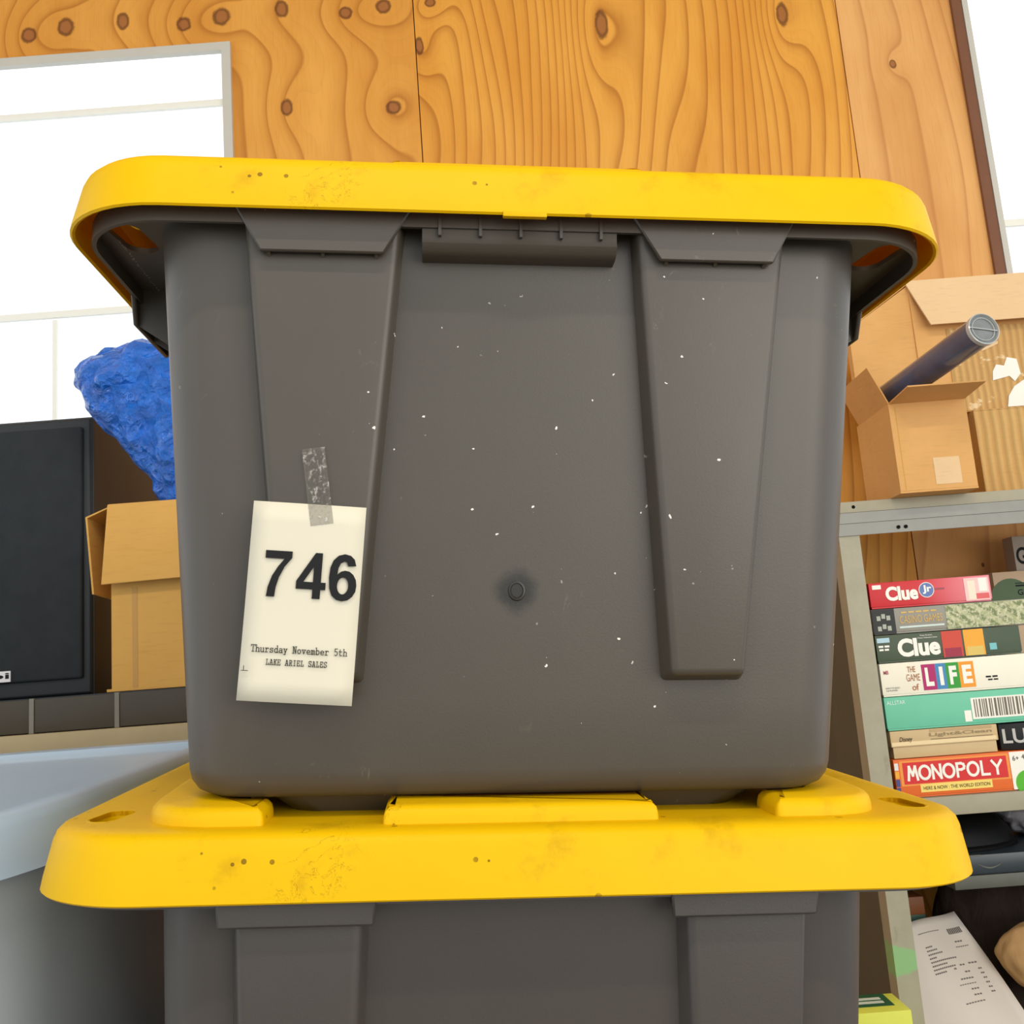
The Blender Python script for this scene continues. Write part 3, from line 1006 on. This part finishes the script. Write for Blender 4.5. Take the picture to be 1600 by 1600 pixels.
# white LIFE box
o, w, hh = game('white game box with LIFE in coloured letter tiles', x0 - .001, x0 + .40, 1.1945, 1.2650, col(244, 236, 214), .26)
for k, (ch, c_) in enumerate((('L', col(176, 12, 96)), ('I', col(64, 132, 182)), ('F', col(40, 150, 40)), ('E', col(240, 152, 24)))):
    xa = (.088, .117, .139, .167)[k]
    xb = (.117, .139, .167, .199)[k]
    panel('letter_tile', xa, xb, .0085, .0625, -.0003, c_, o)
    write('printed_letter', ch, xa + .0065 + (k == 1) * .001, xb - .0055 - (k == 1) * .001, .0165, .0555, -.0010, WHT, o, .045)
BRN = col(168, 96, 36)
write('printed_title', 'THE', .058, .075, .048, .0605, -.0008, BRN, o, .01)
write('printed_title', 'GAME', .054, .083, .0295, .0445, -.0008, BRN, o)
write('printed_title', 'of', .064, .078, .010, .0235, -.0008, BRN, o, .01)
write('printed_logo', 'MB', .007, .0175, .047, .055, -.0008, col(176, 60, 90), o, .02)
write('printed_note', 'AGES 9 TO ADULT', .007, .038, .0165, .0195, -.0008, INK, o)
write('printed_note', '2-6 PLAYERS', .008, .032, .0115, .0145, -.0008, INK, o)
dashes(o, .222, .250, .0255, .0290, INK, 2)
dashes(o, .226, .250, .0195, .0225, INK, 2)
# dark green detective game
GRN = col(72, 84, 62)
o, w, hh = game('dark green CLUE game box with a red and a yellow picture panel', x0 - .002, 1.064, 1.2655, 1.3250, GRN, .25)
write('printed_title', 'Clue', .045, .136, .010, .049, -.0010, WHT, o, .045)
panel('label_sticker', .003, .030, .043, .053, -.0003, col(176, 206, 216), o)
dashes(o, .005, .031, .033, .037, WHT, 2)
dashes(o, .006, .029, .026, .030, WHT, 2)
write('printed_note', 'Parker Brothers', .096, .122, .0515, .0545, -.0008, WHT, o)
write('printed_note', 'Classic Detective Game', .090, .132, .0465, .0495, -.0008, WHT, o)
for xa, xb, c_, d_ in ((.141, .184, col(206, 66, 44), col(158, 30, 60)), (.188, .231, col(240, 166, 40), col(222, 190, 96))):
    panel('picture_panel', xa, xb, .003, .058, -.0003, c_, o)
    panel('picture_panel', xa + .004, xb - .004, .003, .022, -.0006, d_, o)
panel('print_patch', .241, .256, .012, .026, -.0003, col(120, 190, 190), o)
# grey casino set
o, w, hh = game('grey and black CASINO GAMES box with a green money pattern', x0 - .002, x0 + .40, 1.3255, 1.3805, col(150, 144, 132), .25)
panel('print_panel', .0, .048, .001, .054, -.0003, col(26, 26, 24), o)
for k in range(3):
    a = .009 + k * .0105
    for t_ in (.008, .030):
        panel('print_card', a, a + .008, t_ - .004 * (k - 1) ** 2 + .004, t_ + .014 - .004 * (k - 1) ** 2, -.0008, col(170, 172, 156), o)
write('printed_title', 'CASINO GAMES', .058, .150, .021, .037, -.0008, col(214, 172, 88), o)
dashes(o, .062, .142, .0425, .046, col(214, 172, 88), 5)
panel('print_rule', .056, .152, .011, .015, -.0003, col(206, 220, 210), o)
nb = NB('banknote_print')
o_ = nb.obj()
x_, y_, z_ = nb.xyz()
bw = nb.math('SINE', (x_ + z_ * 1.4) * 160)
MON = nb.done(nb.mix(nb.step(nb.noise(o_, 120, 4, .7), .42, .62), nb.mix(nb.step(bw, -.3, .6), srgb(118, 130, 82), srgb(168, 172, 124)), srgb(208, 202, 168)), .5, .3)
panel('banknote_print', .158, .399, .002, .053, -.0003, MON, o)
# junior red box
nb = NB('red_box_print')
x_, y_, z_ = nb.xyz()
REDJ = nb.done(nb.mix(nb.step(x_, .09, .26), srgb(206, 28, 38), srgb(232, 132, 140)), .45, .4)
o, w, hh = game('red CLUE JR board game box on top of the stack', x0 - .001, 1.018, 1.3810, 1.4375, REDJ, .22)
write('printed_title', 'Clue', .034, .104, .015, .046, -.0010, WHT, o, .045)
cyl('print_disc', (.123, -.0008, .0335), (.123, -.0003, .0335), .0165, .0165, WHT, o)
cyl('print_disc', (.123, -.0012, .0335), (.123, -.0009, .0335), .0150, .0150, col(96, 120, 176), o)
write('printed_title', 'Jr', .114, .134, .025, .044, -.0016, WHT, o, .035)
panel('label_sticker', .007, .026, .042, .051, -.0003, WHT, o)
panel('print_rule', .140, .162, .032, .036, -.0003, col(160, 70, 80), o)
for xa, xb, za, zb_, c_ in ((.205, .258, .003, .052, col(244, 196, 190)), (.212, .228, .006, .046, col(240, 224, 200)), (.236, .254, .022, .050, col(250, 236, 224)), (.228, .256, .006, .018, col(222, 96, 96))):
    panel('picture_panel', xa, xb, za, zb_, -.0003 - .0002 * (xb - xa < .05), c_, o)

# boxes standing behind the stack
KRF = col(196, 164, 130)
o = empty('game_carton', (1.150, 2.36, .9855), (0, 0, 0))
tag(o, 'tan game box with green arc behind the red box', 'board game')
box('lid', 0, .26, 0, .05, 0, P(1575, 893, 2.36).z - .9855, KRF, o, .002)
zz = P(1575, 930, 2.36).z - .9855
cyl('print_disc', (.010 + .028, -.0006, zz - .010), (.010 + .028, -.0002, zz - .010), .050, .050, col(70, 92, 52), o)
write('printed_word', 'GAMES', P(1590, 925, 2.36).x - 1.150, P(1590, 925, 2.36).x - 1.150 + .06, zz - .002, zz + .012, -.0008, INK, o, .02)
panel('print_rule', P(1588, 925, 2.36).x - 1.150, .2, zz + .019, zz + .023, -.0003, INK, o)
panel('print_rule', P(1588, 925, 2.36).x - 1.150, .2, zz + .026, zz + .028, -.0003, INK, o)
o = empty('game_carton', (P(1582, 850, 2.43).x, 2.43, .9855))
tag(o, 'grey box marked with tall black letters near the shelf top', 'board game')
box('lid', 0, .22, 0, .05, 0, P(1585, 838, 2.43).z - .9855, col(176, 160, 146), o, .002)
zg0, zg1 = P(1592, 882, 2.43).z - .9855, P(1592, 855, 2.43).z - .9855
write('printed_word', 'GR', P(1588, 870, 2.43).x - P(1582, 850, 2.43).x, P(1588, 870, 2.43).x - P(1582, 850, 2.43).x + .055, zg0, zg1, -.0008, INK, o, .02)
o = empty('game_carton', (.995, 2.12, 1.0660), (0, 0, R(-14)))
tag(o, 'black box with pale letters wedged beside the tan game box', 'board game')
box('lid', 0, .26, 0, .16, .0005, .055, col(24, 24, 24), o, .0015)
write('printed_word', 'LUE', .006, .075, .014, .044, -.0008, col(196, 192, 186), o, .02)

# ------------------------------------------------------------------ cartons on the top shelf
ZS = 1.6175


def wall_box(o, w, d, hh, mat, t=.004):
    box('base', 0, w, 0, d, 0, t, mat, o)
    box('front_wall', 0, w, 0, t, t, hh, mat, o, .0008, 1)
    box('back_wall', 0, w, d - t, d, t, hh, mat, o)
    box('side_wall', 0, t, t, d - t, t, hh, mat, o)
    box('side_wall', w - t, w, t, d - t, t, hh, mat, o)


# small open carton that overhangs the shelf
o = empty('cardboard_box', (.826, 2.035, ZS))
tag(o, 'small open cardboard box with a pale label on the shelf edge', 'cardboard box')
sw, sd, shh = .166, .20, .197
wall_box(o, sw, sd, shh, CARD)
fl = hexa('flap', [(.002, -.105, shh + .006), (sw - .002, -.105, shh + .006), (sw - .001, 0, shh - .001), (.001, 0, shh - .001)],
          [(.002, -.105, shh + .009), (sw - .002, -.105, shh + .009), (sw - .001, 0, shh + .002), (.001, 0, shh + .002)], CARD, o)
wm = write('flap_lettering', 'LAUNDRY', .040, .118, .0, .017, 0, plain('faded_ink', (92, 60, 40), .8), fl)
for v in wm.data.vertices:
    a, b = v.co.x, v.co.z
    v.co = (a, -.030 - b * 2.0, shh + .0012 + (.030 + b * 2.0) / .105 * .0065 - .0016)
hexa('flap', [(-.034, .004, shh + .085), (-.034, .19, shh + .085), (.002, .19, shh), (.002, .004, shh)],
     [(-.031, .004, shh + .086), (-.031, .19, shh + .086), (.005, .19, shh), (.005, .004, shh)], CARD, o)
panel('paper_label', .078, .134, .014, .072, -.0002, CARD_L, o)
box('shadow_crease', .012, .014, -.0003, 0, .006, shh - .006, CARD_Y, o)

# black roll in clear wrap standing in it
RB = P(1362, 640, 2.215)
RTp = P(1537, 514, 1.80)
ax = (RTp - RB).normalized()
tb = empty('wrapped_roll', RB)
tag(tb, 'dark roll in clear plastic wrap leaning out of the small box', 'roll')
nb = NB('dark_glossy_film')
DFI = nb.done(nb.mix(nb.noise(nb.obj(), 22, 3), srgb(48, 60, 84), srgb(84, 100, 132)), .15, .8)
cyl('roll', (0, 0, 0), RTp - RB - ax * .004, .0305, .0305, DFI, tb, 36)
CLR = plain('clear_wrap_crimp', (178, 180, 178), .15, .7)
CLD = plain('clear_wrap_end', (116, 118, 116), .15, .7, var=.3, scale=60)
L_ = (RTp - RB)
u_ = ax.orthogonal().normalized()
w_ = ax.cross(u_)


def ring_at(c, r, n=32):
    return [c + (u_ * math.cos(a) + w_ * math.sin(a)) * r for a in [2 * math.pi * k / n for k in range(n)]]


loft('end_rim', [ring_at(L_ - ax * .008, .0325), ring_at(L_ + ax * .001, .0325), ring_at(L_ + ax * .002, .0305), ring_at(L_ - ax * .004, .0292)], CLR, tb, closed=True)
en = loft('end_film', [ring_at(L_ - ax * .0035, .0298), ring_at(L_ - ax * .006, .024), ring_at(L_ - ax * .003, .0225), ring_at(L_ - ax * .002, .004)], CLD, tb)
loft('end_ring', [ring_at(L_ - ax * .004, .0245), ring_at(L_ - ax * .0005, .0240), ring_at(L_ - ax * .0005, .0230), ring_at(L_ - ax * .004, .0225)], CLR, en, closed=True)
sd_ = Vector((1, 0, -.12))
sd_ = (sd_ - ax * sd_.dot(ax)).normalized()
cyl('crimp', L_ - sd_ * .029, L_ + sd_ * .029, .0012, .0012, CLR, en, 8)

# ribbed carton under the big one
o = empty('cardboard_box', (1.087, 2.20, ZS))
tag(o, 'low ribbed cardboard box under the large torn carton', 'cardboard box')
wall_box(o, .36, .22, .2065, CARD_R2)
box('top_flap', 0, .36, 0, .22, .2065, .2085, CARD_R2, o)
# large open carton above
o = empty('cardboard_box', (.985, 2.215, ZS + .2095))
tag(o, 'large open cardboard box with torn front and pale folded flap', 'cardboard box')
bw_, bd_, bh_ = .46, .24, .325
wall_box(o, bw_, bd_, bh_, CARD)
hexa('torn_facing', [(.070, -.0022, .002), (bw_, -.0022, .002), (bw_, -.0022, .205), (.075, -.0022, .205)],
     [(.070, 0, .002), (bw_, 0, .002), (bw_, 0, .205), (.075, 0, .205)], CARD_R, o)
hexa('flap', [(.026, -.036, bh_ - .118), (bw_, -.036, bh_ - .118), (bw_, -.002, bh_ + .006), (-.008, -.002, bh_ + .006)],
     [(.026, -.032, bh_ - .118), (bw_, -.032, bh_ - .118), (bw_, .004, bh_ + .008), (-.008, .004, bh_ + .008)], CARD_L, o)
hexa('flap', [(-.150, .01, bh_ - .10), (-.150, .22, bh_ - .10), (.002, .22, bh_), (.002, .01, bh_)],
     [(-.148, .01, bh_ - .096), (-.148, .22, bh_ - .096), (.004, .22, bh_ + .002), (.004, .01, bh_ + .002)], CARD, o)
hexa('flap', [(-.150, .012, .06), (-.152, .03, .06), (-.152, .03, bh_ - .10), (-.150, .012, bh_ - .10)],
     [(.001, .004, .0), (.001, .02, .0), (.001, .02, bh_ - .004), (.001, .004, bh_ - .004)], CARD, o)
torn = [(.165, .070), (.205, .078), (.216, .064), (.232, .082), (.228, .118), (.206, .124), (.196, .104), (.178, .108), (.168, .092)]
plate('label_remnant', torn[::-1], [], -.0040, -.0028, WHITE, o, 'y')
torn = [(.190, .004), (.260, .004), (.262, .058), (.236, .066), (.212, .052), (.196, .030)]
plate('label_remnant', torn[::-1], [], -.0040, -.0028, WHITE, o, 'y')
plate('label_remnant', [(.150, .143), (.190, .158), (.192, .166), (.152, .150)], [], -.0036, -.0028, CARD_L, o, 'y')


# ------------------------------------------------------------------ bottom shelf clutter
def blob(name, c, r, mat, label, cat, amp=.25, f=2.2, seed=0, sub=5, flat=None, fine=.0, top=None):
    bm = bmesh.new()
    bmesh.ops.create_icosphere(bm, subdivisions=sub, radius=1.0)
    for v in bm.verts:
        d = v.co.normalized()
        k = 1 + amp * noise.noise(d * f + Vector((seed, seed * 2, 0))) + amp * .45 * noise.noise(d * f * 2.7 + Vector((0, seed, 5)))
        k += fine * abs(noise.noise(Vector((d.x * 3, d.y * 3, d.z * 9)) + Vector((seed, 0, 0))))
        v.co = Vector((d.x * r[0], d.y * r[1], d.z * r[2])) * k
        if flat is not None:
            v.co.z = max(v.co.z, flat)
        if top is not None:
            v.co.z = min(v.co.z, top)
    me = bpy.data.meshes.new(name)
    bm.to_mesh(me)
    bm.free()
    me.materials.append(mat)
    for p in me.polygons:
        p.use_smooth = True
    o = link(bpy.data.objects.new(name, me))
    o.location = c
    tag(o, label, cat)
    return o


def fabric(name, rgb, sc=22, rough=.85):
    nb = NB(name)
    o_ = nb.obj()
    n = nb.noise(nb.vec(*[a * s for a, s in zip(nb.xyz(), (sc, sc, sc * .5))]), 1, 5, .6, .8)
    nb.bump(n, .8, .012)
    c = srgb(*rgb)
    return nb.done(nb.mix(n, tuple(k * .7 for k in c), tuple(min(1, k * 1.2) for k in c)), rough, .2)


Z3 = .4205
# dark fabric heap that fills the shelf
zc0, zc1 = P(1560, 1388, 2.125).z - Z3, P(1560, 1333, 2.125).z - Z3
hp = blob('fabric_heap', (1.145, 2.335, Z3 + .17), (.27, .115, .30), fabric('dark_brown_fabric', (44, 32, 24)), 'dark brown fabric heap behind the paper on the bottom shelf', 'fabric', .12, 2.0, 3, 5, -.169, .0, zc0 - .171)
# storage case, dark blue grey
o = empty('plastic_case', (.86, 2.125, Z3))
tag(o, 'flat dark blue-grey plastic case under the black basin', 'case')
CAS = plain('case_plastic', (46, 54, 60), .35, .5, var=.2)
CAS2 = plain('case_edge_plastic', (92, 92, 82), .5, .4, var=.2)
zc0, zc1 = P(1560, 1388, 2.125).z - Z3, P(1560, 1333, 2.125).z - Z3
box('tray', 0, .56, .004, .31, zc0, zc0 + .028, CAS2, o, .005)
cs = box('cover', .004, .556, 0, .31, zc0 + .0285, zc1, CAS, o, .006)
arc = [Vector((.05 + .055 * (k / 10), -.0012, zc0 + .052 - .010 * math.sin(math.pi * k / 10))) for k in range(11)]
v_, f_ = [], []
for k, p in enumerate(arc):
    t_ = .0016 * math.sin(math.pi * (k + .3) / 10.6)
    v_ += [p + Vector((0, 0, t_)), p - Vector((0, 0, t_))]
    if k:
        f_.append((2 * k - 2, 2 * k - 1, 2 * k + 1, 2 * k))
mesh('arc_mark', v_, f_, CAS2, cs)
box('edge_mark', .012, .060, -.0010, .001, zc0 + .066, zc0 + .069, CAS2, cs)
# upturned black basin on the case
zb0 = Z3 + zc1 + .001
o = empty('basin', (.905, 2.27, zb0))
tag(o, 'upturned glossy black basin just under the games shelf', 'basin')
hh_ = P(1500, 1276, 2.15).z - zb0
prf = [(.155, 0), (.156, .006), (.148, .010), (.140, hh_ * .45), (.122, hh_ * .75), (.095, hh_ * .95), (.080, hh_)]
GLB = plain('gloss_black', (14, 13, 13), .5, .15)
loft('shell', [[(r_ * math.cos(a), r_ * .8 * math.sin(a), z) for a in [2 * math.pi * k / 40 for k in range(40)]] for r_, z in prf], GLB, o)
# pale bag behind
bg_ = blob('plastic_bag', (1.16, 2.30, zb0 + .052), (.11, .12, .062), fabric('grey_white_bag', (190, 184, 190), 14, .5), 'greyish white bag beside the black basin', 'bag', .18, 2.4, 8, 5, -.052)
# tan cloth
blob('cloth', (1.045, 2.165, Z3 + .222), (.10, .05, .075), fabric('tan_cloth', (190, 148, 100), 5), 'tan cloth bundle right of the printed paper sheet', 'cloth', .12, 1.1, 13, 5)

# printed paper sheet leaning on the heap
o = empty('paper_sheet', (0, 0, 0))
TL, TR, BR, BL = P(1400, 1446, 2.27), P(1491, 1424, 2.27), P(1640, 1640, 2.125), P(1436, 1680, 2.125)
o.location = BL
tag(o, 'creased white printed receipt sheet leaning beside the post', 'paper')


def sheet_pt(u, v_up, off=0.0):
    p = (BL * (1 - u) + BR * u) * (1 - v_up) + (TL * (1 - u) + TR * u) * v_up
    p = p + Vector((0, -.012 * math.sin(math.pi * v_up) + .004 * math.sin(u * 9 + v_up * 4) + off, 0))
    return p - BL


v_, f_ = [], []
for j in range(21):
    for i in range(13):
        v_.append(sheet_pt(i / 12, j / 20))
for j in range(20):
    for i in range(12):
        k = j * 13 + i
        f_.append((k, k + 1, k + 14, k + 13))
s_ = mesh('sheet', v_, f_, plain('receipt_paper', (214, 202, 190), .75, .2, var=.05, scale=12), o, True)
s_.modifiers.new('thickness', 'SOLIDIFY').thickness = .0003
GRI = plain('grey_print', (112, 104, 100), .8, .1)


def print_lines(rows):
    v_, f_ = [], []
    for u0, u1, vv, t_ in rows:
        n_ = max(2, int((u1 - u0) * 40))
        for k in range(n_):
            a, b = u0 + (u1 - u0) * k / n_, u0 + (u1 - u0) * (k + .72) / n_
            q = len(v_)
            v_.extend([sheet_pt(a, vv, -.0008), sheet_pt(b, vv, -.0008), sheet_pt(b, vv + t_, -.0008), sheet_pt(a, vv + t_, -.0008)])
            f_.append((q, q + 1, q + 2, q + 3))
    return mesh('printed_lines', v_, f_, GRI, o)


rows = [(.72, .92, .86, .04), (.30, .62, .90, .006)]
rows += [(.34, .34 + .10 + .05 * (k % 3) + (.18 if k in (4, 6) else 0), .80 - k * .026, .010) for k in range(8)]
rows += [(.74, .84, .80, .010), (.72, .88, .765, .006), (.66, .72, .64, .010), (.76, .86, .645, .010), (.58, .61, .62, .012), (.68, .74, .59, .010), (.60, .74, .545, .010),
         (.56, .74, .51, .006), (.66, .74, .47, .010), (.66, .74, .43, .010), (.54, .74, .385, .008)]
rows += [(.83, .87, .60 - .033 * k, .010) for k in range(6)]
print_lines(rows)
# leaf-green flash of packaging behind the sheet
o = empty('small_carton', (.765, 2.30, Z3))
tag(o, 'small teal and brown carton behind the post above the paper', 'carton')
box('carton_body', 0, .090, 0, .10, 0, P(1450, 1428, 2.30).z - Z3, col(40, 72, 58), o, .001)
box('carton_top', 0, .090, 0, .10, P(1450, 1428, 2.30).z - Z3, P(1450, 1400, 2.30).z - Z3, col(120, 66, 28), o, .001)

# yellow and green carton standing left of the post
YF = 1.98
yz = P(1395, 1580, YF).z
yx0, yx1 = P(1330, 1580, YF).x, P(1424, 1577, YF).x
o = empty('tall_carton', (yx0, YF, .001))
tag(o, 'lime yellow carton with dark green top label beside the shelf post', 'carton')
LIM = plain('lime_print', (220, 222, 84), .45, .4, var=.06)
box('carton_body', 0, yx1 - yx0, 0, .10, 0, yz - .001, LIM, o, .003)
box('top_label', .004, yx1 - yx0 - .020, .030, .098, yz - .0015, yz - .0003, col(40, 92, 60), o)
box('top_print', .012, yx1 - yx0 - .034, .046, .058, yz - .0005, yz + .0001, col(214, 222, 206), o)
box('top_print', .012, yx1 - yx0 - .034, .066, .078, yz - .0005, yz + .0001, col(214, 222, 206), o)
